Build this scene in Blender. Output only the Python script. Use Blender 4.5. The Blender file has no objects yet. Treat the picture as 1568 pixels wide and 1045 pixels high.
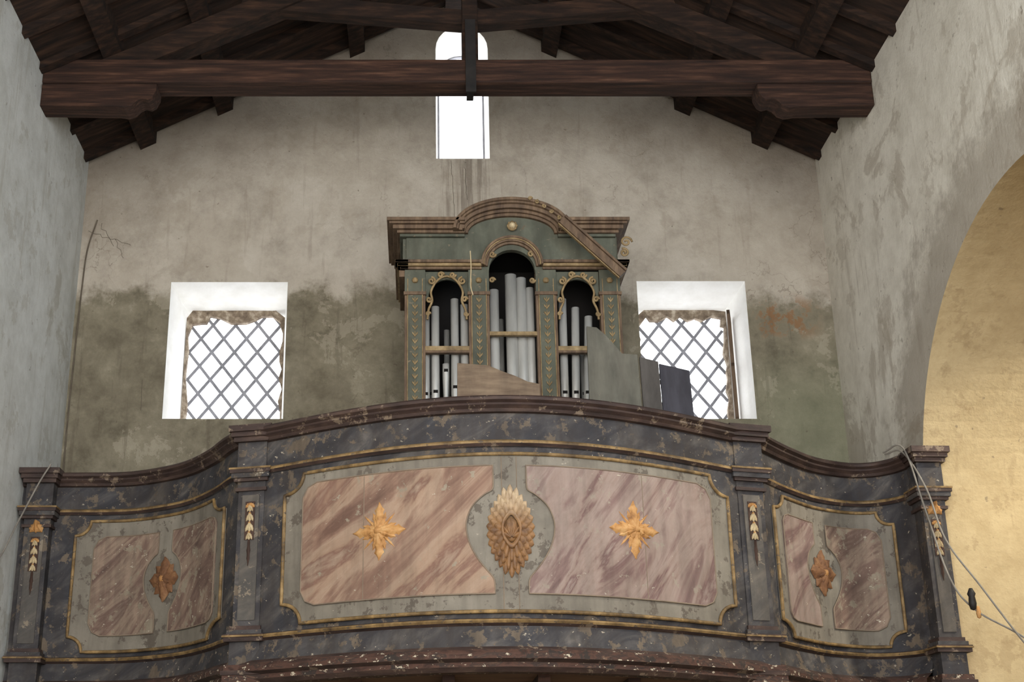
import bpy, bmesh, math, random
import numpy as np
from mathutils import Vector, Matrix
random.seed(7)
EYE=1.6   # eye height above nave floor; heights below are given relative to eye level
sc=bpy.context.scene
try:
    sc.view_settings.view_transform='Standard'
except Exception: pass

# ---------------------------------------------------------------- materials
def lin(c):
    return tuple(((x/255)/12.92 if x/255<=.04045 else ((x/255+.055)/1.055)**2.4) for x in c)+(1,)
def newmat(name):
    m=bpy.data.materials.new(name); m.use_nodes=True
    nt=m.node_tree; b=nt.nodes['Principled BSDF']
    return m,nt,b
def noise(nt,vec,scale,detail=6,rough=.6,dist=0):
    n=nt.nodes.new('ShaderNodeTexNoise'); n.inputs['Scale'].default_value=scale
    n.inputs['Detail'].default_value=detail; n.inputs['Roughness'].default_value=rough
    n.inputs['Distortion'].default_value=dist
    nt.links.new(vec,n.inputs['Vector']); return n.outputs['Fac']
def ramp(nt,fac,stops):
    r=nt.nodes.new('ShaderNodeValToRGB'); e=r.color_ramp.elements
    while len(e)<len(stops): e.new(.5)
    for i,(p,c) in enumerate(stops):
        e[i].position=p; e[i].color=lin(c)
    nt.links.new(fac,r.inputs['Fac']); return r.outputs['Color']
def mathn(nt,op,a,b=None,c=None):
    n=nt.nodes.new('ShaderNodeMath'); n.operation=op
    for i,v in enumerate((a,b,c)):
        if v is None: continue
        if isinstance(v,(int,float)): n.inputs[i].default_value=v
        else: nt.links.new(v,n.inputs[i])
    return n.outputs[0]
def maprange(nt,v,a,b,c=0,d=1):
    n=nt.nodes.new('ShaderNodeMapRange'); n.interpolation_type='SMOOTHSTEP'
    nt.links.new(v,n.inputs['Value'])
    for k,x in zip(('From Min','From Max','To Min','To Max'),(a,b,c,d)): n.inputs[k].default_value=x
    return n.outputs[0]
def mix(nt,f,a,b,mode='MIX'):
    n=nt.nodes.new('ShaderNodeMix'); n.data_type='RGBA'; n.blend_type=mode
    if isinstance(f,(int,float)): n.inputs[0].default_value=f
    else: nt.links.new(f,n.inputs[0])
    for i,v in ((6,a),(7,b)):
        if isinstance(v,tuple): n.inputs[i].default_value=lin(v)
        else: nt.links.new(v,n.inputs[i])
    return n.outputs[2]
def bump(nt,b,h,s,d=.02):
    n=nt.nodes.new('ShaderNodeBump'); n.inputs['Strength'].default_value=s; n.inputs['Distance'].default_value=d
    nt.links.new(h,n.inputs['Height']); nt.links.new(n.outputs[0],b.inputs['Normal'])
def coords(nt,rot=None,scale=None):
    g=nt.nodes.new('ShaderNodeTexCoord'); v=g.outputs['Object']
    if rot:
        m=nt.nodes.new('ShaderNodeMapping'); m.inputs['Rotation'].default_value=rot
        nt.links.new(v,m.inputs['Vector']); v=m.outputs[0]
    if scale:
        m=nt.nodes.new('ShaderNodeMapping'); m.inputs['Scale'].default_value=scale
        nt.links.new(v,m.inputs['Vector']); v=m.outputs[0]
    return v
def pmat(name,stops,scale=3,rot=None,stretch=None,rough=.75,bmp=.15,dist=0,metal=0,wear=None,detail=7,grime=0,chips=None,dirt=(56,49,43)):
    m,nt,b=newmat(name); v=coords(nt,rot,stretch)
    f=noise(nt,v,scale,detail,.6,dist); col=ramp(nt,f,stops)
    v0=coords(nt); f2=noise(nt,v0,35,4)
    if wear:
        wf=noise(nt,v0,7,10,.72); wm=maprange(nt,wf,wear[1],wear[1]+.02); col=mix(nt,wm,col,wear[0])
    if chips:
        wf=noise(nt,coords(nt,None,(1,1,1.6)),20,6,.65); wm=maprange(nt,wf,chips[1],chips[1]+.015); col=mix(nt,wm,col,chips[0])
    if grime:
        g=maprange(nt,noise(nt,v0,2.2,9,.7),.38,.62); g2=maprange(nt,noise(nt,coords(nt,None,(7,7,.8)),2,6,.6),.4,.65)
        gg=mathn(nt,'MULTIPLY',mathn(nt,'ADD',g,g2),grime*.5)
        col=mix(nt,gg,col,dirt)
    nt.links.new(col,b.inputs['Base Color']); b.inputs['Roughness'].default_value=rough
    b.inputs['Metallic'].default_value=metal; b.inputs['Specular IOR Level'].default_value=.3
    bump(nt,b,f2,bmp,.01)
    return m

def wall_back_mat():
    m,nt,b=newmat('plaster_back'); v=coords(nt)
    s=nt.nodes.new('ShaderNodeSeparateXYZ'); nt.links.new(v,s.inputs[0])
    n1=noise(nt,v,1.1,8,.6); n2=noise(nt,v,3.2,12,.72); n3=noise(nt,v,30,6,.6)
    n4=noise(nt,v,1.9,12,.7,.3); vd=noise(nt,coords(nt,None,(6,1,.5)),1.5,8,.65)
    n6=noise(nt,v,.75,12,.66,.2)
    up=ramp(nt,n2,[(.3,(156,146,132)),(.5,(178,168,153)),(.7,(190,181,166))])
    up=mix(nt,maprange(nt,n4,.55,.62,0,.35),up,(150,138,122))
    up=mix(nt,maprange(nt,n6,.52,.535,0,.22),up,(160,148,130))
    up=mix(nt,maprange(nt,vd,.56,.66,0,.3),up,(136,123,108))
    lo=ramp(nt,n2,[(.3,(98,91,76)),(.45,(124,116,98)),(.58,(138,130,111)),(.72,(158,149,129))])
    lo=mix(nt,maprange(nt,n4,.50,.60,0,.4),lo,(102,94,79))
    lo=mix(nt,maprange(nt,n4,.43,.41,0,.5),lo,(164,155,136))
    lo=mix(nt,maprange(nt,vd,.56,.64,0,.4),lo,(92,83,70))
    gx=maprange(nt,s.outputs['X'],2.6,3.6,0,.45)
    gz=maprange(nt,s.outputs['Z'],6.1,5.2,0,1)
    lo=mix(nt,mathn(nt,'MULTIPLY',gx,gz),lo,(130,134,108))
    zz=mathn(nt,'ADD',s.outputs['Z'],mathn(nt,'MULTIPLY',mathn(nt,'SUBTRACT',n1,.5),.8))
    zz=mathn(nt,'ADD',zz,mathn(nt,'MULTIPLY',mathn(nt,'SUBTRACT',n2,.5),.7))
    f=maprange(nt,zz,6.56,6.32)
    col=mix(nt,f,up,lo)
    vs=coords(nt,None,(9,1,.35)); ns=noise(nt,vs,1.6,6,.7)
    mx=mathn(nt,'MULTIPLY',maprange(nt,s.outputs['X'],.1,.3),maprange(nt,s.outputs['X'],.95,.55))
    mz=mathn(nt,'MULTIPLY',maprange(nt,s.outputs['Z'],6.9,7.5),maprange(nt,s.outputs['Z'],7.95,7.88))
    st=mathn(nt,'MULTIPLY',mathn(nt,'MULTIPLY',mx,mz),maprange(nt,ns,.46,.60,0,.6))
    col=mix(nt,st,col,(104,92,80))
    px=mathn(nt,'MULTIPLY',maprange(nt,s.outputs['X'],3.15,3.3),maprange(nt,s.outputs['X'],3.9,3.6))
    pz=mathn(nt,'MULTIPLY',maprange(nt,s.outputs['Z'],5.95,6.1),maprange(nt,s.outputs['Z'],6.5,6.3))
    st=mathn(nt,'MULTIPLY',mathn(nt,'MULTIPLY',px,pz),maprange(nt,n2,.5,.54,0,.8))
    col=mix(nt,st,col,(134,98,66))
    pit=maprange(nt,noise(nt,v,16,3,.5),.70,.73,0,.55); col=mix(nt,pit,col,(92,80,66))
    # thin map cracking
    w_=nt.nodes.new('ShaderNodeTexVoronoi'); w_.feature='DISTANCE_TO_EDGE'; w_.inputs['Scale'].default_value=.9
    dv=nt.nodes.new('ShaderNodeVectorMath'); dv.operation='ADD'
    nn=nt.nodes.new('ShaderNodeTexNoise'); nn.inputs['Scale'].default_value=3; nn.inputs['Detail'].default_value=8
    nt.links.new(v,nn.inputs['Vector']); nt.links.new(v,dv.inputs[0]); nt.links.new(nn.outputs['Color'],dv.inputs[1])
    nt.links.new(dv.outputs[0],w_.inputs['Vector'])
    ck=mathn(nt,'MULTIPLY',maprange(nt,w_.outputs['Distance'],.006,.002),maprange(nt,n1,.5,.6,0,.4))
    col=mix(nt,ck,col,(96,84,70))
    # wall colour darkens towards the roof slope, edge varied by noise
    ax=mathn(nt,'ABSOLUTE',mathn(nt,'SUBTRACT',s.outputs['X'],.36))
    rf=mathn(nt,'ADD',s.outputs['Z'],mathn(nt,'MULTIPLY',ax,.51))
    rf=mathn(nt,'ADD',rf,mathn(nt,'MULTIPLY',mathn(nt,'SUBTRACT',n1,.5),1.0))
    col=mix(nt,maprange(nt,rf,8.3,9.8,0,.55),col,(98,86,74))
    nt.links.new(col,b.inputs['Base Color']); b.inputs['Roughness'].default_value=.95
    b.inputs['Specular IOR Level'].default_value=.1
    bump(nt,b,mathn(nt,'ADD',n3,mathn(nt,'MULTIPLY',n2,1.5)),.5,.02)
    return m
def wall_side_mat(name,base,dark,blot,thr=.58,archdirt=False):
    m,nt,b=newmat(name); v=coords(nt)
    s=nt.nodes.new('ShaderNodeSeparateXYZ'); nt.links.new(v,s.inputs[0])
    n1=noise(nt,v,.9,10,.68,.4); n2=noise(nt,v,3.5,12,.72); n3=noise(nt,v,28,6); n5=noise(nt,v,2.3,12,.7)
    vd=noise(nt,coords(nt,None,(6,6,.5)),1.2,8,.65)
    col=ramp(nt,n2,[(.3,dark),(.6,base)])
    col=mix(nt,maprange(nt,n1,thr,thr+.05,0,.5),col,blot)
    col=mix(nt,maprange(nt,n5,.57,.60,0,.35),col,blot)
    col=mix(nt,maprange(nt,vd,.56,.64,0,.3),col,blot)
    if archdirt:
        dy=mathn(nt,'MULTIPLY',mathn(nt,'SUBTRACT',s.outputs['Y'],8.1),1/2.2)
        dz=mathn(nt,'MULTIPLY',mathn(nt,'SUBTRACT',s.outputs['Z'],2.3+EYE),1/1.87)
        r=mathn(nt,'SQRT',mathn(nt,'ADD',mathn(nt,'MULTIPLY',dy,dy),mathn(nt,'MULTIPLY',dz,dz)))
        r=mathn(nt,'ADD',r,mathn(nt,'MULTIPLY',mathn(nt,'SUBTRACT',n5,.5),.9))
        col=mix(nt,maprange(nt,r,1.36,1.18,0,.6),col,(140,129,114))
    pit=maprange(nt,noise(nt,v,13,3,.5),.71,.74,0,.5); col=mix(nt,pit,col,(110,98,84))
    nt.links.new(col,b.inputs['Base Color']); b.inputs['Roughness'].default_value=.95
    b.inputs['Specular IOR Level'].default_value=.1
    bump(nt,b,mathn(nt,'ADD',n3,mathn(nt,'MULTIPLY',n2,1.0)),.35,.015)
    return m

M={}
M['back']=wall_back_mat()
M['left']=wall_side_mat('plaster_left',(206,207,202),(182,182,175),(158,152,136),.6)
M['right']=wall_side_mat('plaster_right',(222,216,202),(198,191,176),(158,146,128),.56,archdirt=True)
M['yellow']=wall_side_mat('plaster_yellow',(188,168,130),(170,149,112),(146,124,92),.58)
M['reveal']=pmat('whitewash',[(.3,(234,232,227)),(.7,(246,245,242))],6,rough=.9,bmp=.3)
M['rubble']=pmat('rubble_stone',[(.3,(84,72,60)),(.5,(124,109,92)),(.7,(178,166,148))],14,rough=.95,bmp=.8)
M['lattice']=pmat('lattice_iron',[(.3,(112,112,116)),(.7,(146,146,152))],8)
M['wood_dark']=pmat('roof_wood',[(.3,(20,13,9)),(.5,(38,25,17)),(.68,(62,42,29)),(.85,(84,60,42))],3,None,(1,6,6),.9,.4)
M['wood_beam']=pmat('beam_wood',[(.3,(30,19,14)),(.5,(50,32,23)),(.65,(74,50,37)),(.8,(104,76,58))],3,None,(.7,10,10),.85,.5)
M['planks']=pmat('roof_planks',[(.3,(20,13,10)),(.5,(40,27,19)),(.7,(66,46,33)),(.85,(90,66,48))],2.5,None,(1,7,1),.9,.3)
M['floor']=pmat('floor_stone',[(.3,(120,108,92)),(.7,(150,138,120))],3)
M['cap']=pmat('rail_wood',[(.3,(40,29,26)),(.5,(60,45,40)),(.7,(82,64,55))],5,None,(1,1,4),.65,.3,wear=((118,102,86),.58),grime=.25)
rs=(0,math.radians(35),0)
M['slate']=pmat('slate_marble_paint',[(.25,(38,39,43)),(.45,(56,55,58)),(.6,(78,75,74)),(.75,(110,104,97))],2.6,rs,(1,1,2.6),.75,.35,.9,wear=((104,92,78),.555),grime=.6,chips=((170,160,142),.655),dirt=(50,43,38))
M['slate2']=pmat('grey_marble_paint',[(.25,(62,60,59)),(.5,(84,80,75)),(.8,(116,107,96))],2.2,rs,(1,1,3),.75,.2,.8,wear=((130,118,102),.58),grime=.5)
M['gold']=pmat('gilt_moulding',[(.3,(70,54,36)),(.46,(118,94,58)),(.58,(148,120,78)),(.8,(182,156,110))],9,rough=.65,bmp=.3,grime=.45,chips=((92,80,66),.60))
M['goldb']=pmat('gilt_flower',[(.3,(132,90,50)),(.5,(182,134,80)),(.8,(210,172,120))],14,rough=.65,bmp=.4,grime=.15)
M['brown']=pmat('carved_brown',[(.3,(78,51,36)),(.55,(118,82,54)),(.8,(152,116,82))],14,rough=.7,bmp=.4)
M['cream']=pmat('cream_paint',[(.3,(160,140,106)),(.7,(200,182,146))],14,rough=.7,bmp=.3)
M['plaque']=pmat('dark_plaque',[(.3,(48,34,28)),(.7,(74,54,44))],8)
M['field']=pmat('grey_field_paint',[(.25,(104,98,88)),(.5,(126,119,107)),(.8,(146,139,126))],1.8,None,None,.75,.15,wear=((98,90,80),.555),grime=.4,chips=((160,152,136),.68))
a=math.radians(44)
M['pinkL']=pmat('faux_marble_tan',[(.30,(106,80,68)),(.40,(134,106,90)),(.47,(160,136,116)),(.53,(152,126,106)),(.58,(124,94,80)),(.68,(168,148,128))],1.25,(0,a,0),(.4,1,2.4),.8,.15,1.1,detail=6,grime=.32,wear=((148,136,118),.60),chips=((186,176,158),.69))
M['pinkR']=pmat('faux_marble_mauve',[(.30,(98,77,74)),(.40,(126,103,97)),(.47,(150,132,122)),(.53,(142,122,112)),(.58,(112,86,82)),(.68,(164,149,138))],1.3,(0,math.radians(52),0),(.4,1,2.4),.8,.15,1.4,detail=6,grime=.35,wear=((148,136,122),.59),chips=((186,176,158),.68))
M['pinkW']=pmat('faux_marble_red',[(.32,(90,70,63)),(.44,(122,99,87)),(.52,(148,128,111)),(.6,(108,85,75)),(.72,(156,139,122))],1.8,(0,a,0),(.4,1,2.6),.8,.15,1.2,detail=6,grime=.45,wear=((144,132,114),.56),chips=((194,184,164),.64))
M['line']=pmat('panel_line',[(.3,(110,96,82)),(.7,(134,118,100))],8)
M['base']=pmat('base_moulding',[(.35,(50,36,31)),(.5,(82,58,48)),(.58,(54,44,40)),(.66,(96,72,58)),(.74,(150,136,116))],6,None,(1,1,3),.8,.5,.6,chips=((184,173,152),.61),wear=((50,43,39),.57))
M['under']=pmat('soffit_boards',[(.3,(80,57,43)),(.7,(114,84,62))],3,None,(1,6,1),.85,.3)
M['green']=pmat('organ_green',[(.3,(66,69,58)),(.55,(90,92,79)),(.8,(112,113,97))],5,None,(1,1,.5),.75,.25,grime=.35,chips=((124,112,92),.64),wear=((102,88,70),.66),dirt=(58,50,40))
M['owood']=pmat('organ_wood',[(.3,(74,57,44)),(.55,(108,87,67)),(.8,(142,118,93))],5,None,(4,1,1),.7,.3,grime=.2)
M['ogold']=pmat('organ_gilt',[(.3,(110,90,60)),(.55,(146,123,86)),(.8,(178,156,118))],16,rough=.65,bmp=.3,grime=.25)
M['pipe']=pmat('pipe_metal',[(.3,(158,156,150)),(.7,(200,198,192))],6,None,(1,1,.2),.42,.1,metal=.35)
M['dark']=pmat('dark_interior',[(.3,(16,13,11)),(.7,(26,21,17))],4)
M['board_b']=pmat('board_brown',[(.3,(100,82,66)),(.7,(140,120,98))],4,None,(1,1,5),grime=.3)
M['board_g']=pmat('board_greygreen',[(.3,(88,86,76)),(.7,(114,110,98))],3,None,(4,1,1),grime=.3,wear=((126,116,98),.66))
M['board_d']=pmat('board_dark',[(.3,(62,58,54)),(.7,(88,83,78))],3,None,(4,1,1),grime=.2)
M['board_e']=pmat('board_slate',[(.3,(48,46,50)),(.7,(68,66,72))],3,None,(4,1,1),wear=((120,114,106),.66))
M['iron']=pmat('dark_iron',[(.3,(22,20,19)),(.7,(40,36,33))],8,rough=.6)
M['cable']=pmat('grey_cable',[(.3,(110,104,96)),(.7,(140,134,124))],8)
M['crack']=pmat('crack_dark',[(.3,(84,74,62)),(.7,(108,98,84))],8)
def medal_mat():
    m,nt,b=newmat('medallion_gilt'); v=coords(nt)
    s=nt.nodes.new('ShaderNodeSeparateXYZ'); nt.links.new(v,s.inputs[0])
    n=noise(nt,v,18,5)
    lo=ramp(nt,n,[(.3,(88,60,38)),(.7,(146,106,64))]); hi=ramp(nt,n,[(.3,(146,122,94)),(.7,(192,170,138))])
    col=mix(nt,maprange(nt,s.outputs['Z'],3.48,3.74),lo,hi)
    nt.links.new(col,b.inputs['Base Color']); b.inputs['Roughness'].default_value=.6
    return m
M['medal']=medal_mat()

# ---------------------------------------------------------------- builders
def empty(name,loc):
    e=bpy.data.objects.new(name,None); sc.collection.objects.link(e)
    e.location=(loc[0],loc[1],loc[2]+EYE); e.empty_display_size=.2; return e
def parent(o,p):
    if p:
        o.parent=p; o.matrix_parent_inverse=Matrix.Translation(-Vector(p.location))
class MB:
    def __init__(s,mats): s.v=[];s.f=[];s.m=[];s.mats=mats
    def add(s,vs,fs,m=0):
        k=len(s.v); s.v+= [tuple(p) for p in vs]
        for f in fs: s.f.append([i+k for i in f]); s.m.append(m)
    def box(s,x0,x1,y0,y1,z0,z1,m=0):
        s.add([(x0,y0,z0),(x1,y0,z0),(x1,y1,z0),(x0,y1,z0),(x0,y0,z1),(x1,y0,z1),(x1,y1,z1),(x0,y1,z1)],
              [(0,1,5,4),(1,2,6,5),(2,3,7,6),(3,0,4,7),(4,5,6,7),(3,2,1,0)],m)
    def rbox(s,c,ang,x0,x1,y0,y1,z0,z1,m=0):
        ca,sa=math.cos(ang),math.sin(ang)
        def r(x,y,z): return (c[0]+x*ca-y*sa,c[1]+x*sa+y*ca,z)
        s.add([r(*p) for p in [(x0,y0,z0),(x1,y0,z0),(x1,y1,z0),(x0,y1,z0),(x0,y0,z1),(x1,y0,z1),(x1,y1,z1),(x0,y1,z1)]],
              [(0,1,5,4),(1,2,6,5),(2,3,7,6),(3,0,4,7),(4,5,6,7),(3,2,1,0)],m)
    def prism(s,poly,a,b,m=0,axis='y'):
        n=len(poly)
        if axis=='y': f=lambda p,t:(p[0],t,p[1])
        elif axis=='x': f=lambda p,t:(t,p[0],p[1])
        else: f=lambda p,t:(p[0],p[1],t)
        s.add([f(p,a) for p in poly]+[f(p,b) for p in poly],
              [tuple(range(n)),tuple(range(2*n-1,n-1,-1))]+[(i,(i+1)%n,n+(i+1)%n,n+i) for i in range(n)],m)
    def lathe(s,cx,cy,prof,m=0,seg=16,tilt=(0,0)):
        vs=[];z0=prof[0][1]
        for r,z in prof:
            for k in range(seg):
                t=2*math.pi*k/seg; vs.append((cx+r*math.cos(t)+tilt[0]*(z-z0),cy+r*math.sin(t)+tilt[1]*(z-z0),z))
        fs=[(i*seg+k,i*seg+(k+1)%seg,(i+1)*seg+(k+1)%seg,(i+1)*seg+k) for i in range(len(prof)-1) for k in range(seg)]
        s.add(vs,fs,m)
    def obj(s,name,par=None,smooth=False,bevel=0):
        me=bpy.data.meshes.new(name)
        me.from_pydata([(x,y,z+EYE) for x,y,z in s.v],[],s.f)
        for k in s.mats: me.materials.append(M[k])
        me.polygons.foreach_set('material_index',s.m)
        bm=bmesh.new(); bm.from_mesh(me); bmesh.ops.recalc_face_normals(bm,faces=bm.faces)
        for f in bm.faces: f.smooth=smooth
        bm.to_mesh(me); bm.free(); me.update()
        o=bpy.data.objects.new(name,me); sc.collection.objects.link(o); parent(o,par)
        if bevel:
            b=o.modifiers.new('bev','BEVEL'); b.width=bevel; b.segments=2; b.limit_method='ANGLE'
        return o
def curve(name,lines,r,mat,par=None,closed=False):
    cu=bpy.data.curves.new(name,'CURVE'); cu.dimensions='3D'; cu.bevel_depth=r; cu.bevel_resolution=2; cu.use_fill_caps=True
    for pts in lines:
        sp=cu.splines.new('POLY'); sp.points.add(len(pts)-1)
        for i,p in enumerate(pts): sp.points[i].co=(p[0],p[1],p[2]+EYE,1)
        sp.use_cyclic_u=closed
    cu.materials.append(M[mat]); o=bpy.data.objects.new(name,cu); sc.collection.objects.link(o); parent(o,par); return o
def smoothline(pts,n=8):
    P=[np.array(p,float) for p in pts]; P=[2*P[0]-P[1]]+P+[2*P[-1]-P[-2]]; out=[]
    for i in range(1,len(P)-2):
        for k in range(n):
            t=k/n
            out.append(.5*((2*P[i])+(-P[i-1]+P[i+1])*t+(2*P[i-1]-5*P[i]+4*P[i+1]-P[i+2])*t*t+(-P[i-1]+3*P[i]-3*P[i+1]+P[i+2])*t**3))
    out.append(P[-2]); return out

# ---------------------------------------------------------------- room shell
XL,XR,YB=-3.27,3.95,12.0
RX,RZ=.36,8.12
def roofz(x): return RZ-.51*abs(x-RX)
def rect(x0,x1,z0,z1): return [(x0,z0),(x1,z0),(x1,z1),(x0,z1)]
def archw(x0,x1,z0,z1,n=12):
    r=(x1-x0)/2; c=(x0+x1)/2
    return [(x0,z0),(x1,z0)]+[(c+r*math.cos(math.pi*k/n),z1-r+r*math.sin(math.pi*k/n)) for k in range(n+1)]
def back_wall():
    outer=[(XL-.6,-EYE),(4.75,-EYE),(4.75,roofz(4.75)),(RX,RZ),(XL-.6,roofz(XL-.6))]
    holes=[(rect(-2.37,-1.25,3.60,4.97),rect(-2.27,-1.33,3.60,4.83)),
           (rect(2.10,3.14,3.60,4.98),rect(2.16,3.03,3.60,4.85)),
           (archw(.18,.715,6.30,7.83),archw(.21,.69,6.36,7.78))]
    me=bpy.data.meshes.new('wall_back'); bm=bmesh.new()
    def loop(pts,y):
        vs=[bm.verts.new((p[0],y,p[1]+EYE)) for p in pts]
        es=[bm.edges.new((vs[i],vs[(i+1)%len(vs)])) for i in range(len(vs))]
        return vs,es
    ef=[];eb=[]
    fo,e=loop(outer,YB); ef+=e; bo,e=loop(outer,YB+.6); eb+=e
    pairs=[]
    for a,b in holes:
        va,e=loop(a,YB); ef+=e; vb,e=loop(b,YB+.6); eb+=e; pairs.append((va,vb))
    bmesh.ops.triangle_fill(bm,use_beauty=True,edges=ef)
    bmesh.ops.triangle_fill(bm,use_beauty=True,edges=eb)
    for i in range(len(fo)): bm.faces.new((fo[i],fo[(i+1)%len(fo)],bo[(i+1)%len(fo)],bo[i]))
    for va,vb in pairs:
        n=len(va)
        for i in range(n):
            f=bm.faces.new((va[i],va[(i+1)%n],vb[(i+1)%n],vb[i])); f.material_index=1
    bmesh.ops.recalc_face_normals(bm,faces=bm.faces); bm.to_mesh(me); bm.free()
    me.materials.append(M['back']); me.materials.append(M['reveal'])
    o=bpy.data.objects.new('wall_back',me); sc.collection.objects.link(o)
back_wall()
b=MB(['left']); b.box(XL-.6,XL,-3,YB,-EYE,roofz(XL)+.02); b.obj('wall_left')
arc=[(8.1-2.2*math.cos(math.pi*k/48),2.3+1.87*math.sin(math.pi*k/48)) for k in range(49)]
poly=[(-3,-EYE),(5.9,-EYE)]+arc+[(10.3,-EYE),(YB,-EYE),(YB,roofz(XR)+.02),(-3,roofz(XR)+.02)]
b=MB(['right','yellow']); b.prism(poly,XR,4.75,0,'x')
for i,f in enumerate(b.f):
    if len(f)==4:
        ys=[b.v[j][1] for j in f]; zs=[b.v[j][2] for j in f]
        if all(5.8<=y<=10.35 for y in ys) and max(zs)<4.3: b.m[i]=1
b.obj('wall_right')
b=MB(['yellow']); b.box(4.75,7.6,YB,YB+.3,-EYE,5.6); b.obj('wall_aisle_back')
b=MB(['yellow']); b.box(7.6,7.9,-3,YB+.3,-EYE,5.6); b.obj('wall_aisle_side')
b=MB(['planks']); b.box(4.75,7.9,-3,YB+.3,5.6,5.7); b.obj('ceiling_aisle')
b=MB(['floor']); b.box(XL-.6,7.9,-3,YB+.6,-EYE-.1,-EYE); b.obj('floor')
b=MB(['planks'])
b.prism([(XL-.7,roofz(XL-.7)),(RX,RZ),(RX,RZ+.08),(XL-.7,roofz(XL-.7)+.08)],-3,YB+.7)
b.prism([(RX,RZ),(4.85,roofz(4.85)),(4.85,roofz(4.85)+.08),(RX,RZ+.08)],-3,YB+.7)
b.obj('ceiling')
b=MB(['wood_dark'])
for d in (-3.05,-2.3,-.98,.98,2.3,3.05):
    x=RX+d; w=.075
    b.prism([(x-w,roofz(x-w)+.01),(x+w,roofz(x+w)+.01),(x+w,roofz(x+w)-.13),(x-w,roofz(x-w)-.13)],-3,YB+.02)
b.box(RX-.08,RX+.08,-3,YB+.02,RZ-.22,RZ-.02)
for y in np.arange(-2.5,12,.55):
    for s in (-1,1):
        x1=XL if s<0 else XR
        b.prism([(RX,RZ+.0),(x1,roofz(x1)),(x1,roofz(x1)-.07),(RX,RZ-.07)],y,y+.09)
b.obj('roof_purlins')
def truss(yc):
    e=empty('roof_truss',(RX,yc,6.2))
    b=MB(['wood_beam']); b.box(XL+.0,XR-.0,yc-.125,yc+.125,6.125,6.36); b.obj('tie_beam',e,bevel=.015)
    b=MB(['wood_dark']); kx=.46
    b.box(kx-.07,kx+.07,yc-.09,yc+.09,6.36,7.85); b.obj('king_post',e,bevel=.01)
    b=MB(['iron']); b.box(kx-.045,kx+.045,yc-.15,yc-.126,6.02,6.75); b.box(kx-.03,kx+.03,yc-.13,yc+.13,6.09,6.12); b.obj('iron_strap',e)
    b=MB(['wood_dark'])
    for x1 in (XL,XR):
        zz=roofz(x1)
        b.prism([(RX,RZ-.24),(x1,zz-.14),(x1,zz-.36),(RX,RZ-.46)],yc-.1,yc+.1)
    b.prism([(kx+.06,6.75),(kx+.06,6.9),(RX+1.9,7.1),(RX+1.95,6.93)],yc-.07,yc+.07)
    b.prism([(kx-.06,6.75),(kx-.06,6.9),(RX-1.9,7.1),(RX-1.95,6.93)],yc-.07,yc+.07)
    b.obj('rafters',e)
    b=MB(['wood_beam'])
    for s,x0 in ((1,XL),(-1,XR)):
        pr=[(0,6.125),(1.0,6.125),(1.0,6.06),(.97,5.99),(.93,5.965),(.88,5.98),(.84,5.96),(.80,5.91),(.74,5.885),(.66,5.90),(0,5.91)]
        b.prism([(x0+s*p[0],p[1]) for p in pr],yc-.11,yc+.11)
    b.obj('corbels',e,bevel=.01)
truss(10.38); truss(6.2)

# ---------------------------------------------------------------- windows
def jag(x0,x1,z0,z1,seed):
    rnd=random.Random(seed); pts=[]
    pts.append((x0+.02,z0-.03)); pts.append((x1-.02,z0-.03))
    def side(xb,s,up):
        q=[]; k=0; z=z0+.1; 
        while z<z1-.14: q.append((xb+s*rnd.choice((.012,.02,.03,.045)),z)); z+=rnd.uniform(.06,.16)
        return q if up else q[::-1]
    pts+=side(x1,-1,True)
    x=x1-.04
    pts.append((x1-.05,z1-.15))
    while x>x0+.06:
        pts.append((x,z1-.05-rnd.choice((.0,.02,.05,.075)))); x-=rnd.uniform(.03,.11)
    pts.append((x0+.05,z1-.14))
    pts+=side(x0,1,False)
    return pts
def ring(name,x0,x1,z0,z1,y,seed,par):
    inner=jag(x0,x1,z0,z1,seed); cx=(x0+x1)/2; cz=(z0+z1)/2
    outer=[]
    for p in inner:
        dx,dz=p[0]-cx,p[1]-cz
        k=min((x1-x0)/2/max(abs(dx),1e-6),(z1-z0)/2/max(abs(dz),1e-6))
        outer.append((cx+dx*max(k,1.001),cz+dz*max(k,1.001)))
    n=len(inner); b=MB(['rubble'])
    vs=[(p[0],y,p[1]) for p in inner]+[(p[0],y-.03,p[1]) for p in outer]+[(p[0],y+.06,p[1]) for p in inner]
    fs=[(i,(i+1)%n,n+(i+1)%n,n+i) for i in range(n)]+[(i,(i+1)%n,2*n+(i+1)%n,2*n+i) for i in range(n)]
    b.add(vs,fs); return b.obj(name,par)
def lattice(x0,x1,z0,z1,y,dx,dz,par,w=.0145):
    b=MB(['lattice'])
    sl=dz/dx
    L=math.hypot(1,sl)
    for sgn in (1,-1):
        k=-30
        while k<60:
            c=z0+k*dz
            ts=[]
            for x in (x0,x1):
                z=c+sgn*sl*(x-x0)
                if z0<=z<=z1: ts.append((x,z))
            for z in (z0,z1):
                x=x0+(z-c)/(sgn*sl)
                if x0<x<x1: ts.append((x,z))
            if len(ts)>=2:
                ts.sort(); p,q=ts[0],ts[-1]
                if math.dist(p,q)>.05:
                    ox,oz=-sgn*sl/L*w,1/L*w
                    yy=y+(.008 if sgn>0 else -.008)
                    b.prism([(p[0]-ox,p[1]-oz),(q[0]-ox,q[1]-oz),(q[0]+ox,q[1]+oz),(p[0]+ox,p[1]+oz)],yy-.007,yy+.007)
            k+=1
    b.obj('lattice',par)
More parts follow.
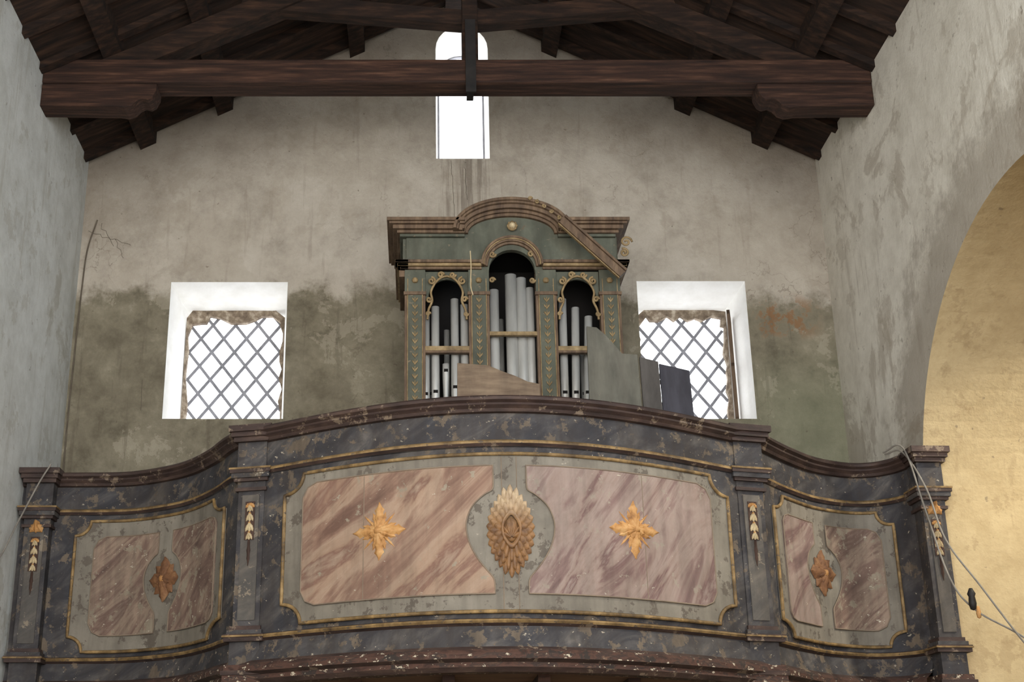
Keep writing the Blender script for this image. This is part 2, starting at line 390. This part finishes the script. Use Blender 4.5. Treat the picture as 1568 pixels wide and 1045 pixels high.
for nm,x0,x1,sd in (('window_1',-2.285,-1.315,3),('window_2',2.15,3.045,11)):
    e=empty(nm,((x0+x1)/2,12.4,4.25))
    ring('rubble_edge',x0,x1,3.61,4.865,12.50,sd,e)
    lattice(x0+.02,x1-.02,3.605,4.83,12.58,.225,.285,e)
    if nm=='window_2':
        b=MB(['owood']); c=(3.05,12.36); a_=math.radians(255)
        for (p0,p1,z0,z1) in ((0,.04,3.61,4.72),(.24,.28,3.61,4.72),(0,.28,3.61,3.65),(0,.28,4.68,4.72),(0,.28,4.15,4.18)):
            b.rbox(c,a_,p0,p1,-.015,.015,z0,z1)
        b.obj('casement',e)
e=empty('window_3',(.45,12.5,7))
b=MB(['lattice'])
b.box(.2,.225,12.5,12.54,6.34,7.55); b.box(.675,.70,12.5,12.54,6.34,7.55); b.box(.2,.7,12.5,12.54,6.335,6.37)
for k in range(12):
    t0,t1=math.pi*k/12,math.pi*(k+1)/12
    q=lambda r,t:(.45+r*math.cos(t),7.55+r*math.sin(t))
    b.prism([q(.25,t0),q(.25,t1),q(.225,t1),q(.225,t0)],12.5,12.54)
b.obj('frame',e)

# ---------------------------------------------------------------- balcony parapet
L=smoothline([(-3.27,10.95),(-2.9,10.95),(-2.39,10.92),(-2.03,10.74),(-1.784,10.52),(-1.552,10.17),(-1.40,9.86),(-1.31,9.71)],10)
Cx=np.arange(-1.28,2.46,.04); Cy=8.835+.309*(Cx-.6)**2-.019*(Cx-.6)**4
Rr=smoothline([(2.49,9.70),(2.629,9.897),(2.849,10.17),(3.13,10.46),(3.447,10.63),(3.66,10.62),(3.80,10.50),(3.87,10.33)],10)
PX=np.array([p[0] for p in L]+list(Cx)+[p[0] for p in Rr]); PY=np.array([p[1] for p in L]+list(Cy)+[p[1] for p in Rr])
o_=np.argsort(PX); PX=PX[o_]; PY=PY[o_]
def py(x): return float(np.interp(x,PX,PY))
def slope(x,e=.025): return (py(x+e)-py(x-e))/(min(x+e,PX[-1])-max(x-e,PX[0]))
def mp(x,o,z):
    d=slope(x); L_=math.hypot(1,d); return (x+o*d/L_,py(x)-o/L_,z)
def mploc(cx,cz):
    d=slope(cx,.08); k=1/math.hypot(1,d)
    return lambda a,o,bz: mp(cx+a*k,o,cz+bz)
bal=empty('choir_balcony',(.5,9.6,1.0))
prof=[(-.09,2.70,0),(-.09,2.80,0),(.07,2.80,0),(.088,2.785,0),(.088,2.765,0),(.062,2.75,0),(.066,2.735,0),(.04,2.715,0),(.03,2.695,0),(.0,2.69,1),(.012,2.60,1),(.0,2.505,2),(.02,2.497,2),(.030,2.487,2),(.030,2.474,0),(.012,2.455,1),(.0,2.45,1),(.0,1.305,0),(.025,1.297,2),(.034,1.285,2),(.025,1.272,0),(.0,1.255,1),(.02,1.18,1),(.035,1.12,0),(.06,1.10,3),(.09,1.075,3),(.09,1.04,0),(.05,1.02,3),(.06,0.99,0),(.03,.96,3),(-.09,.96,3),(-.09,2.70,3)]
b=MB(['cap','slate','gold','base'])
XS=[x for x in PX]; n=len(XS); m=len(prof)
rows=[[mp(x,o,z) for (o,z,_) in prof] for x in XS]
b.v+=[p for r in rows for p in r]
for i in range(n-1):
    for j in range(m-1):
        b.f.append([i*m+j,(i+1)*m+j,(i+1)*m+j+1,i*m+j+1]); b.m.append(prof[j][2])
o=b.obj('parapet',bal)
def plate(b,poly,o0,o1,mi,step=.05):
    bm=bmesh.new(); vs=[bm.verts.new((p[0],0,p[1])) for p in poly]; bm.faces.new(vs)
    bm.normal_update()
    bmesh.ops.triangulate(bm,faces=bm.faces[:])
    x0=min(p[0] for p in poly); x1=max(p[0] for p in poly); x=x0+step
    while x<x1-1e-4:
        bmesh.ops.bisect_plane(bm,geom=bm.verts[:]+bm.edges[:]+bm.faces[:],plane_co=(x,0,0),plane_no=(1,0,0)); x+=step
    bm.verts.index_update(); n=len(bm.verts)
    V=[mp(v.co.x,o1,v.co.z) for v in bm.verts]+[mp(v.co.x,o0,v.co.z) for v in bm.verts]
    F=[[v.index for v in f.verts] for f in bm.faces]
    F+=[[e.verts[0].index,e.verts[1].index,e.verts[1].index+n,e.verts[0].index+n] for e in bm.edges if len(e.link_faces)==1]
    b.add(V,F,mi); bm.free()
def scoop(x0,x1,z0,z1,r,n=8):
    P=[]
    for cx,cz,a0 in ((x0,z0,90),(x1,z0,180),(x1,z1,270),(x0,z1,0)):
        for k in range(n+1):
            t=math.radians(a0-90*k/n); P.append((cx+r*math.cos(t),cz+r*math.sin(t)))
    return P
def dens(poly,step=.04,closed=True):
    out=[]; n=len(poly)
    for i in range(n if closed else n-1):
        p,q=poly[i],poly[(i+1)%n]; k=max(1,int(math.dist(p,q)/step))
        for j in range(k): out.append((p[0]+(q[0]-p[0])*j/k,p[1]+(q[1]-p[1])*j/k))
    if not closed: out.append(poly[-1])
    return out
def half(xo,cx,cz,z0,z1,kx,kz,c):
    s=1 if cx>xo else -1
    prof=[(.11,.30),(.12,.265),(.17,.235),(.24,.17),(.28,.09),(.29,.01),(.27,-.09),(.22,-.19),(.16,-.27),(.12,-.32),(.11,-.36)]
    prof=[tuple(p) for p in smoothline([(a_,b_) for a_,b_ in prof],4)]
    P=[(xo+s*c,z1),(cx-s*.11*kx,z1)]
    P+=[(cx-s*a_*kx,cz+b_*kz) for a_,b_ in prof]
    P+=[(cx-s*.11*kx,z0),(xo+s*c,z0),(xo+s*c*.35,z0+c*.3),(xo,z0+c),(xo,z1-c),(xo+s*c*.35,z1-c*.3)]
    return P
pl=MB(['field','pinkL','pinkR','pinkW']); frames=[]; lines=[]
for (x0,x1,r) in ((-.94,2.21,.14),(-2.80,-1.43,.12),(2.64,3.77,.11)):
    P=scoop(x0,x1,1.345,2.40,r); plate(pl,P,-.01,.012,0); frames.append([mp(p[0],.018,p[1]) for p in dens(P)])
for args,mi in (((-.80,.614,1.885,1.46,2.32,1,1,.10),1),((2.06,.614,1.885,1.46,2.32,1,1,.10),2),
             ((-2.64,-2.0,1.885,1.47,2.27,.65,.8,.10),3),((-1.51,-2.0,1.885,1.47,2.27,.55,.8,.06),3),
             ((2.73,3.12,1.885,1.47,2.27,.55,.8,.06),2),((3.68,3.12,1.885,1.47,2.27,.65,.8,.10),3)):
    P=half(*args); plate(pl,P,0,.022,mi); lines.append([mp(p[0],.022,p[1]) for p in dens(P)])
pl.obj('painted_panels',bal)
curve('gilt_frames',frames,.013,'gold',bal,True)
curve('panel_borders',lines,.005,'line',bal,True)
seams=[[mp(x,.012,z) for z in (1.36,2.38)] for x in (.56,.66)]+[[mp(x,.022,z) for z in (1.46,2.31)] for x in (-.36,1.53)]
curve('board_seams',seams,.003,'line',bal)
def leaf(b,f,ang,r0,r1,w,lift,mi,sx=1,sz=1,serr=.25,o0=.018):
    n=10; J=(-1,-.5,0,.5,1); vs=[]
    for i in range(n+1):
        t=i/n; r=r0+(r1-r0)*t; ww=w*(math.sin(math.pi*min(1,t*.88+.12))**.7)*(1+serr*math.sin(t*20))*(1 if t<1 else 0)
        if i==n: ww=.0005
        for j in J:
            px=r*math.cos(ang)-j*ww*math.sin(ang); pz=r*math.sin(ang)+j*ww*math.cos(ang)
            hgt=o0+lift*(1-abs(j))*(1-.5*t)+ (lift*.5*(1-t) if abs(j)<1 else 0)
            vs.append(f(px*sx,hgt,pz*sz))
    fs=[(i*5+j,i*5+j+1,(i+1)*5+j+1,(i+1)*5+j) for i in range(n) for j in range(4)]
    b.add(vs,fs,mi)
def dome(b,f,rx,rz,h,mi,o0=.018,rib=0):
    n=40 if rib else 24; vs=[f(0,o0+h,0)]; R=5
    for k in range(1,R+1):
        t=k/R*math.pi/2
        for i in range(n):
            a=2*math.pi*i/n; q=1+rib*math.cos(a*10)*math.sin(t)
            vs.append(f(rx*math.sin(t)*math.cos(a)*q,o0+h*math.cos(t),rz*math.sin(t)*math.sin(a)*q))
    fs=[(0,1+i,1+(i+1)%n) for i in range(n)]
    for k in range(R-1):
        for i in range(n): fs.append((1+k*n+i,1+k*n+(i+1)%n,1+(k+1)*n+(i+1)%n,1+(k+1)*n+i))
    b.add(vs,fs,mi)
b=MB(['goldb','cream','brown','medal'])
for cx,cz in ((-.252,1.915),(1.455,1.925)):
    f=mploc(cx,cz)
    for k in range(4):
        leaf(b,f,math.pi/2*k,.02,.20,.042,.03,0,serr=.3)
        for q in (-.36,.36): leaf(b,f,math.pi/2*k+q,.02,.135,.022,.02,0,o0=.02)
        leaf(b,f,math.pi/2*k+math.pi/4,.02,.165,.012,.015,0)
    for k in range(8): leaf(b,f,math.pi/4*k+.39,.01,.075,.022,.02,0,o0=.035)
    dome(b,f,.03,.03,.045,0,.03,.1)
# centre: pointed oval shield built from overlapping scales
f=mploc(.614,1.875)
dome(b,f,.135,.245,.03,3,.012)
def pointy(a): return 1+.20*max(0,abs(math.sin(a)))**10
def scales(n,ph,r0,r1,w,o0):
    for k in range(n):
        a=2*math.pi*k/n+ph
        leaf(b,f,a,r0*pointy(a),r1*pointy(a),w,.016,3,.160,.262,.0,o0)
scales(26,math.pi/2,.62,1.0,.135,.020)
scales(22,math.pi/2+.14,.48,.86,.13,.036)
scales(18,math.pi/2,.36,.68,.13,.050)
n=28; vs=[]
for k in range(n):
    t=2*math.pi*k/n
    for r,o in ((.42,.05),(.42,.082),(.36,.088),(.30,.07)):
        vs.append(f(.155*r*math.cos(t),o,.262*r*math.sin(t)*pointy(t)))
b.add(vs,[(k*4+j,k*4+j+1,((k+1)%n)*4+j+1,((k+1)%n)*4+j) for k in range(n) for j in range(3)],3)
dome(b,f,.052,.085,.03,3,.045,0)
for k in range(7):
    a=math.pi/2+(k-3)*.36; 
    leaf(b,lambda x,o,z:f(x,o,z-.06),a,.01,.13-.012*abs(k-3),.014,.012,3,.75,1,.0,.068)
for cx in (-2.0,3.12):
    f=mploc(cx,1.885)
    dome(b,f,.10,.14,.012,2,.012)
    for k in range(4):
        leaf(b,f,math.pi/2*k,.015,.16,.055,.03,2,1.0,1.12,.15)
        leaf(b,f,math.pi/2*k+math.pi/4,.015,.14,.04,.02,2,1.0,1.12,.15)
    for k in range(8): leaf(b,f,math.pi/4*k+.39,.01,.085,.028,.02,2,o0=.035)
    dome(b,f,.035,.04,.05,0,.02,.1)
b.obj('carved_flowers',bal,smooth=True)
ps=MB(['cap','slate','gold','base','slate2','plaque','cream','goldb'])
def pilaster(xc,yc,ang,w=.20,gild=False):
    c=(xc,yc)
    st=[(.955,1.02,.04,.085,3),(1.02,1.05,.05,.095,0),(1.05,1.09,.035,.075,3),(1.09,1.25,.012,.045,1),(1.25,1.28,.045,.08,0),(1.28,1.292,.055,.09,2),(1.292,1.30,.05,.085,0),(1.30,1.33,.03,.065,1),(1.33,1.36,.015,.05,0),
        (1.36,2.33,0,.03,1),(2.33,2.355,.02,.05,0),(2.355,2.40,.008,.035,1),(2.40,2.425,.03,.06,0),(2.425,2.46,.045,.075,1),(2.46,2.486,.055,.085,0),(2.486,2.50,.06,.09,2),(2.50,2.695,.012,.045,1),(2.695,2.73,.035,.08,0),(2.73,2.765,.05,.10,0),(2.765,2.812,.065,.12,0)]
    for z0,z1,e_,d,m_ in st: ps.rbox(c,ang,-w/2-e_,w/2+e_,-d-.03,.12,z0,z1,m_)
    ps.rbox(c,ang,-w/2+.035,w/2-.035,-.068,0,1.40,2.30,4)
    ps.rbox(c,ang,-.036,.036,-.074,0,1.97,2.25,5)
    ca,sa=math.cos(ang),math.sin(ang)
    def f(a,o,bz): 
        y=-.062-o; return (xc+a*ca-y*sa,yc+a*sa+y*ca,bz)
    def g(cz): return lambda a,o,bz: f(a,o,cz+bz)
    for q in (-1,1):
        leaf(ps,g(2.235),-math.pi/2+q*.9,0,.045,.014,.012,7,o0=.012)
    for cz,s in ((2.22,.8),(2.16,1.),(2.09,1.1),(2.02,.9)):
        for q in (-.45,0,.45): leaf(ps,g(cz),-math.pi/2+q,0,.06*s,.013*s,.014,6,serr=.1,o0=.012)
        dome(ps,g(cz),.010,.012,.016,7,.012)
    leaf(ps,g(1.97),-math.pi/2,0,.19,.013,.012,5,serr=.2,o0=.010)
    if gild:
        for q in (-1,1):
            leaf(ps,g(2.36),-math.pi/2+q*.6,.0,.09,.03,.03,7,o0=.012)
        leaf(ps,g(2.38),-math.pi/2,0,.10,.03,.04,7,o0=.012)
pilaster(-1.195,py(-1.195)+.02,math.radians(-14))
pilaster(2.40,py(2.40)+.02,math.radians(14))
pilaster(-3.10,10.90,0,.20,True)
pilaster(3.955,10.24,math.radians(2),.17,True)
ps.obj('pilasters',bal)
b=MB(['under','wood_beam'])
pp=[(x,py(x)+.03) for x in PX[::3]]
poly=[(XL,YB)]+[(max(p[0],XL),p[1]) for p in pp]+[(3.90,10.36),(3.95,YB)]
b.prism(poly,.965,1.10,0,'z')
b.box(XL,XR,11.0,11.25,.74,.965,1)
for x in np.arange(-2.9,3.8,.62):
    b.box(x-.04,x+.04,max(py(x-.1),py(x+.1))+.12,11.9,.88,.965,1)
b.obj('gallery_floor',bal)

# ---------------------------------------------------------------- pipe organ
org=empty('pipe_organ',(.80,10.95,1.1)); C=.80; YF=10.60; FL=1.10
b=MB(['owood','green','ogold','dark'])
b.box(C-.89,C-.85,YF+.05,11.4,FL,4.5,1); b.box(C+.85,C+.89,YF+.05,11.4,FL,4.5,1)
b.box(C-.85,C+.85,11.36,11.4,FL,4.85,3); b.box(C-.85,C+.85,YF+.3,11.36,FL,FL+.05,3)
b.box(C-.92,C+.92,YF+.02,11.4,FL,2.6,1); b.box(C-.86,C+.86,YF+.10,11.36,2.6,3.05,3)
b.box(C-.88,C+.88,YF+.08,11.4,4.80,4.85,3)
for xc in (-.825,-.285,.285,.825):
    x0,x1=C+xc-.088,C+xc+.088
    b.box(x0,x1,YF,YF+.09,2.6,4.50,0)
    b.box(x0+.028,x1-.028,YF-.008,YF+.01,2.7,4.42,1)
    for q in (x0+.022,x1-.030): b.box(q,q+.008,YF-.014,YF+.01,2.7,4.42,2)
    b.box(x0-.008,x1+.008,YF-.02,YF+.02,4.27,4.30,0); b.box(x0,x1,YF-.012,YF+.02,4.30,4.50,1)
    z=2.9
    while z<4.22:
        for s in (-1,1):
            b.prism([(C+xc,z),(C+xc+s*.022,z+.025),(C+xc+s*.025,z+.045),(C+xc+s*.008,z+.03)],YF-.018,YF-.008,2)
        b.prism([(C+xc-.005,z),(C+xc+.005,z),(C+xc+.003,z+.05),(C+xc-.003,z+.05)],YF-.016,YF-.008,2)
        z+=.062
    b.lathe(C+xc,YF-.016,[(.0,4.375),(.02,4.38),(.028,4.40),(.02,4.42),(0,4.425)],2,10)
for s in (-1,1):
    xa,xb=C+s*.37,C+s*.74; x0,x1=min(xa,xb),max(xa,xb); cx=(x0+x1)/2; r=(x1-x0)/2
    P=[(x0,4.5),(x0,4.22)]+[(cx-(r-.03)*math.cos(math.pi*k/16),4.26+(.17)*math.sin(math.pi*k/16)) for k in range(17)]+[(x1,4.22),(x1,4.5)]
    b.prism(P,YF+.03,YF+.06,1)
    b.box(x0,x1,YF-.0,YF+.04,3.775,3.815,2); b.box(x0,x1,YF+.0,YF+.05,3.755,3.775,0)
b.box(C-.20,C+.20,YF-.0,YF+.04,3.91,3.945,2)
ra=.42
def hood(off,n=20,base=4.83,w=ra,rise=.24):
    return [(C-(w+off)*math.cos(math.pi*k/n),base+(rise+off)*math.sin(math.pi*k/n)) for k in range(n+1)]
P=[(C-.90,4.5),(C-.195,4.5)]+[(C-.195*math.cos(math.pi*k/16),4.5+.19*math.sin(math.pi*k/16)) for k in range(1,16)]+[(C+.195,4.5),(C+.90,4.5),(C+.90,4.83)]+hood(0)[::-1]+[(C-.90,4.83)]
b.prism(P,YF-.0,YF+.06,1)
up=[(4.80,4.825,.035,1),(4.825,4.85,.06,0),(4.85,4.885,.095,0),(4.885,4.905,.125,0),(4.905,4.935,.145,0)]
lo=[(4.50,4.52,.03,0),(4.52,4.545,.055,2),(4.545,4.57,.075,0)]
for z0,z1,o,m_ in up:
    b.box(C-.92-o,C-ra+.02,YF-o,11.4,z0,z1,m_); b.box(C+ra-.02,C+.86+o,YF-o,11.4,z0,z1,m_)
for z0,z1,o,m_ in lo:
    b.box(C-.92-o,C-.26,YF-o,YF+.05,z0,z1,m_); b.box(C+.26,C+.92+o,YF-o,YF+.05,z0,z1,m_)
    b.box(C-.92-o,C-.88,YF-o,11.4,z0,z1,m_); b.box(C+.88,C+.92+o,YF-o,11.4,z0,z1,m_)
b.box(C-.96,C-.88,YF,11.4,4.44,4.5,0)
b.box(C-.93,C-.88,YF+.02,11.4,4.55,4.82,1); b.box(C+.88,C+.91,YF+.02,11.4,4.55,4.82,1)
def archsweep(prof,w,rise,base,y0,n=28):
    vs=[];m=len(prof)
    for k in range(n+1):
        t=math.pi*k/n
        for ro,out in prof:
            vs.append((C-(w+ro)*math.cos(t),y0-out,base+(rise+ro)*math.sin(t)))
    fs=[(k*m+j,k*m+(j+1)%m,(k+1)*m+(j+1)%m,(k+1)*m+j) for k in range(n) for j in range(m)]
    fs+=[tuple(range(m)),tuple(range(n*m,n*m+m))]
    return vs,fs
v_,f_=archsweep([(-.03,-.1),(-.03,.035),(-.005,.035),(-.005,.06),(.02,.06),(.02,.095),(.05,.10),(.055,.125),(.07,.125),(.075,.145),(.10,.145),(.10,-.1)],ra-.02,.19,4.835,YF); b.add(v_,f_,0)
v_,f_=archsweep([(-.03,0),(-.03,.025),(-.012,.03),(-.012,.05),(.008,.055),(.012,.075),(.03,.075),(.03,0)],.235,.235,4.53,YF); b.add(v_,f_,0)
v_,f_=archsweep([(-.006,0),(-.006,.065),(.006,.065),(.006,0)],.242,.242,4.53,YF); b.add(v_,f_,2)
v0=Vector((1.21,10.38,4.86)); v1=Vector((1.70,10.38,4.36)); d=(v1-v0).normalized(); nn=Vector((-d.z,0,d.x))
for a0,a1,yy0,yy1,m_ in ((-.03,.035,-.03,.03,0),(.035,.055,-.05,.05,0),(-.04,-.03,-.015,.02,2)):
    q=[v0+nn*a0,v1+nn*a0,v1+nn*a1,v0+nn*a1]
    b.prism([(p.x,p.z) for p in q],10.38+yy0,10.38+yy1,m_)
b.obj('organ_case',org,bevel=.003)
S=[]
def spiral(cx,cz,r,turn,dirn,y,a0=0,n=18):
    return [(cx+r*(1-k/n*.85)*math.cos(a0+dirn*turn*2*math.pi*k/n),y,cz+r*(1-k/n*.85)*math.sin(a0+dirn*turn*2*math.pi*k/n)) for k in range(n+1)]
for s in (-1,1):
    cx=C+s*.555
    for q in (-1,1):
        S.append(smoothline([(cx,YF+.01,4.45),(cx+q*.05,YF-.0,4.43),(cx+q*.10,YF,4.38),(cx+q*.135,YF,4.30),(cx+q*.125,YF,4.22),(cx+q*.155,YF,4.14),(cx+q*.165,YF,4.05)],5))
        S.append(spiral(cx+q*.13,4.40,.035,1.4,q,YF-.005,math.pi/2))
        S.append(spiral(cx+q*.05,4.455,.028,1.3,-q,YF-.005,0))
        S.append(spiral(cx+q*.15,4.23,.026,1.2,q,YF-.005,0))
        S.append(spiral(cx+q*.16,4.10,.02,1.2,-q,YF-.005,0))
for q in (-1,1):
    S.append(spiral(C+q*.165,4.64,.03,1.3,q,YF-.02,0)); S.append(spiral(C+q*.17,4.40,.025,1.3,-q,YF-.02,0))
S.append(spiral(C+.97,4.72,.05,1.5,1,YF-.10,0)); S.append(spiral(C+.95,4.63,.04,1.5,-1,YF-.08,2))
curve('carved_scrolls',S,.010,'ogold',org)
S=[]
for k in range(5):
    S.append(spiral(C+.16+k*.06,5.10-k*.028-.004*k*k,.018,1.2,1,YF-.16,k))
curve('broken_cresting',S,.007,'ogold',org)
b=MB(['cream','ogold'])
def fo(a,o,z): return (C+.01+a,YF-.03-o,4.90+z)
dome(b,fo,.045,.045,.02,1,.0); dome(b,fo,.028,.028,.03,0,.01,.05)
for k in range(8): leaf(b,fo,math.pi/4*k,.02,.048,.012,.01,1,o0=.01)
b.obj('cartouche',org,smooth=True)
b=MB(['pipe','dark'])
def pipe(x,y,r,top,mouth=3.62,tilt=(0,0)):
    b.lathe(x,y,[(.010,3.05),(.012,3.08),(r,mouth-.04),(r,mouth),(r,top),(r*.82,top),(r*.82,top-.1)],0,18,tilt)
    b.box(x+tilt[0]*(mouth-3.05)-r*.55,x+tilt[0]*(mouth-3.05)+r*.55,y+tilt[1]*.5-r-.003,y-r*.6,mouth+.005,mouth+.03,1)
for i,(t) in enumerate((4.12,4.20,4.30,4.27,4.22)):
    if i==2: pipe(.435-.37+.085*i,10.74,.030,3.70); 
    else: pipe(.065+.082*i-.0,10.70,.034,t,3.40+.02*i)
for x,t,r in ((.648,4.36,.043),(.795,4.50,.050),(.883,4.47,.044),(.955,4.38,.036)): pipe(x,10.72,r,t,3.46)
for x,t,ti in ((1.22,4.28,.01),(1.305,4.20,.03),(1.395,4.12,.05)): pipe(x,10.72,.034,t,3.42,(ti,0))
for x,t in ((.12,4.0),(.25,4.1),(.36,3.9),(.72,4.2),(.9,4.1),(1.27,4.0),(1.42,3.9)): pipe(x,11.0,.026,t,3.5)
b.obj('organ_pipes',org,smooth=True)
curve('loose_wire',[smoothline([(.44,10.42,4.60),(.445,10.43,4.45),(.44,10.45,4.30),(.46,10.47,4.22)],6)],.005,'cream',org)

# ---------------------------------------------------------------- loose boards on the gallery
def board(name,poly,y,lean,mat):
    z0=min(p[1] for p in poly)
    b=MB([mat]); n=len(poly)
    f=lambda p,t:(p[0],y+t+lean*(p[1]-z0),p[1])
    b.add([f(p,0) for p in poly]+[f(p,.025) for p in poly],[tuple(range(n)),tuple(range(2*n-1,n-1,-1))]+[(i,(i+1)%n,n+(i+1)%n,n+i) for i in range(n)])
    return b.obj(name,None,bevel=.002)
board('broken_wooden_panel',[(.27,1.10),(.95,1.10),(.95,3.29),(.86,3.31),(.76,3.36),(.66,3.40),(.55,3.45),(.31,3.47)],9.80,.1,'board_b')
board('wooden_door_panel',[(1.30,1.10),(1.75,1.10),(1.74,3.56),(1.62,3.57),(1.50,3.73),(1.43,3.80),(1.35,3.81)],9.85,.1,'board_g')
board('wooden_plank',[(1.755,1.10),(1.91,1.10),(1.90,3.50),(1.755,3.54)],9.85,.1,'board_d')
board('wooden_plank',[(1.925,1.10),(2.17,1.10),(2.15,3.44),(1.915,3.50)],9.90,.1,'board_e')
# ---------------------------------------------------------------- cables, cracks, bits
curve('hanging_cable',[smoothline([(3.72,10.42,2.83),(3.80,10.25,2.80),(3.86,10.02,2.45),(3.92,9.93,2.04),(4.08,9.8,1.67),(4.22,9.55,1.24),(4.6,9.3,.5),(4.74,9.2,-.2)],8),
    smoothline([(3.70,10.40,2.84),(3.79,10.2,2.82),(3.83,10.02,2.3),(3.90,9.9,1.75),(4.02,9.8,1.50),(4.25,9.6,1.28),(4.6,9.4,.9),(4.74,9.3,.7)],8)],.007,'cable')
curve('hanging_cable',[smoothline([(-3.0,10.72,2.83),(-3.08,10.70,2.66),(-3.19,10.62,2.33),(-3.25,10.35,1.95),(-3.255,9.6,1.6)],8)],.007,'cable')
curve('wall_cable',[smoothline([(-3.13,11.985,5.62),(-3.20,11.98,5.3),(-3.22,11.985,4.9),(-3.23,11.98,4.3),(-3.24,11.985,3.6),(-3.235,11.98,2.9),(-3.24,11.985,1.2)],6)],.007,'crack')
b=MB(['iron','goldb']); b.lathe(4.0,9.80,[(0,1.50),(.02,1.51),(.028,1.55),(.022,1.6),(.03,1.62),(.012,1.66),(0,1.66)],0,12)
b.lathe(4.03,9.79,[(0,1.44),(.014,1.45),(.018,1.48),(.01,1.53),(0,1.53)],1,10); b.obj('cable_connector',smooth=True)
def jl(p,q,n,amp,sd):
    r=random.Random(sd); return [(p[0]+(q[0]-p[0])*k/n+r.uniform(-amp,amp),11.998,p[1]+(q[1]-p[1])*k/n+r.uniform(-amp,amp)) for k in range(n+1)]
curve('plaster_crack',[jl((-3.2,5.50),(-2.78,5.36),12,.015,1),jl((-2.95,5.42),(-2.85,5.22),7,.012,5),jl((-3.1,5.58),(-2.95,5.35),6,.015,2),jl((.33,6.28),(.36,5.6),18,.006,3),jl((.46,6.28),(.48,5.85),12,.006,4),
   jl((-2.58,3.98),(-2.57,3.68),5,.004,6)],.0022,'crack')

# ---------------------------------------------------------------- light
w=bpy.data.worlds.new('sky'); sc.world=w; w.use_nodes=True
bg=w.node_tree.nodes['Background']; bg.inputs[0].default_value=(.94,.965,1,1); bg.inputs[1].default_value=5.5
def area(name,loc,tgt,size,power,col):
    l=bpy.data.lights.new(name,'AREA'); l.shape='RECTANGLE'; l.size=size[0]; l.size_y=size[1]; l.energy=power; l.color=col
    o=bpy.data.objects.new(name,l); sc.collection.objects.link(o); o.location=(loc[0],loc[1],loc[2]+EYE)
    d=Vector(tgt)-Vector(loc); o.rotation_euler=d.to_track_quat('-Z','Y').to_euler()
area('nave_fill',(.3,1.5,2.6),(.3,12,3.8),(3,2.5),210,(1,.93,.84))  # added fill lamp out of view, brightens the back wall and balcony
area('wall_fill',(3.6,5.5,4.6),(-3.27,10.0,4.0),(1.2,1.6),85,(.66,.82,1))  # added cool fill for the left wall, no window stands here
area('wall_fill',(-3.0,5.5,4.6),(3.95,9.0,5.2),(1.2,1.6),60,(1,.96,.9))  # added warm-white fill for the right wall, not a modelled window
area('aisle_light',(6.6,8.3,5.0),(4.3,10.3,2.4),(.3,.3),230,(1,.93,.78))
cam=bpy.data.cameras.new('camera'); cam.sensor_width=36; cam.lens=47.48; cam.shift_x=144/1568; cam.clip_end=100
co=bpy.data.objects.new('camera',cam); sc.collection.objects.link(co); co.location=(0,0,EYE); co.rotation_euler=(math.radians(110),0,0)
sc.camera=co
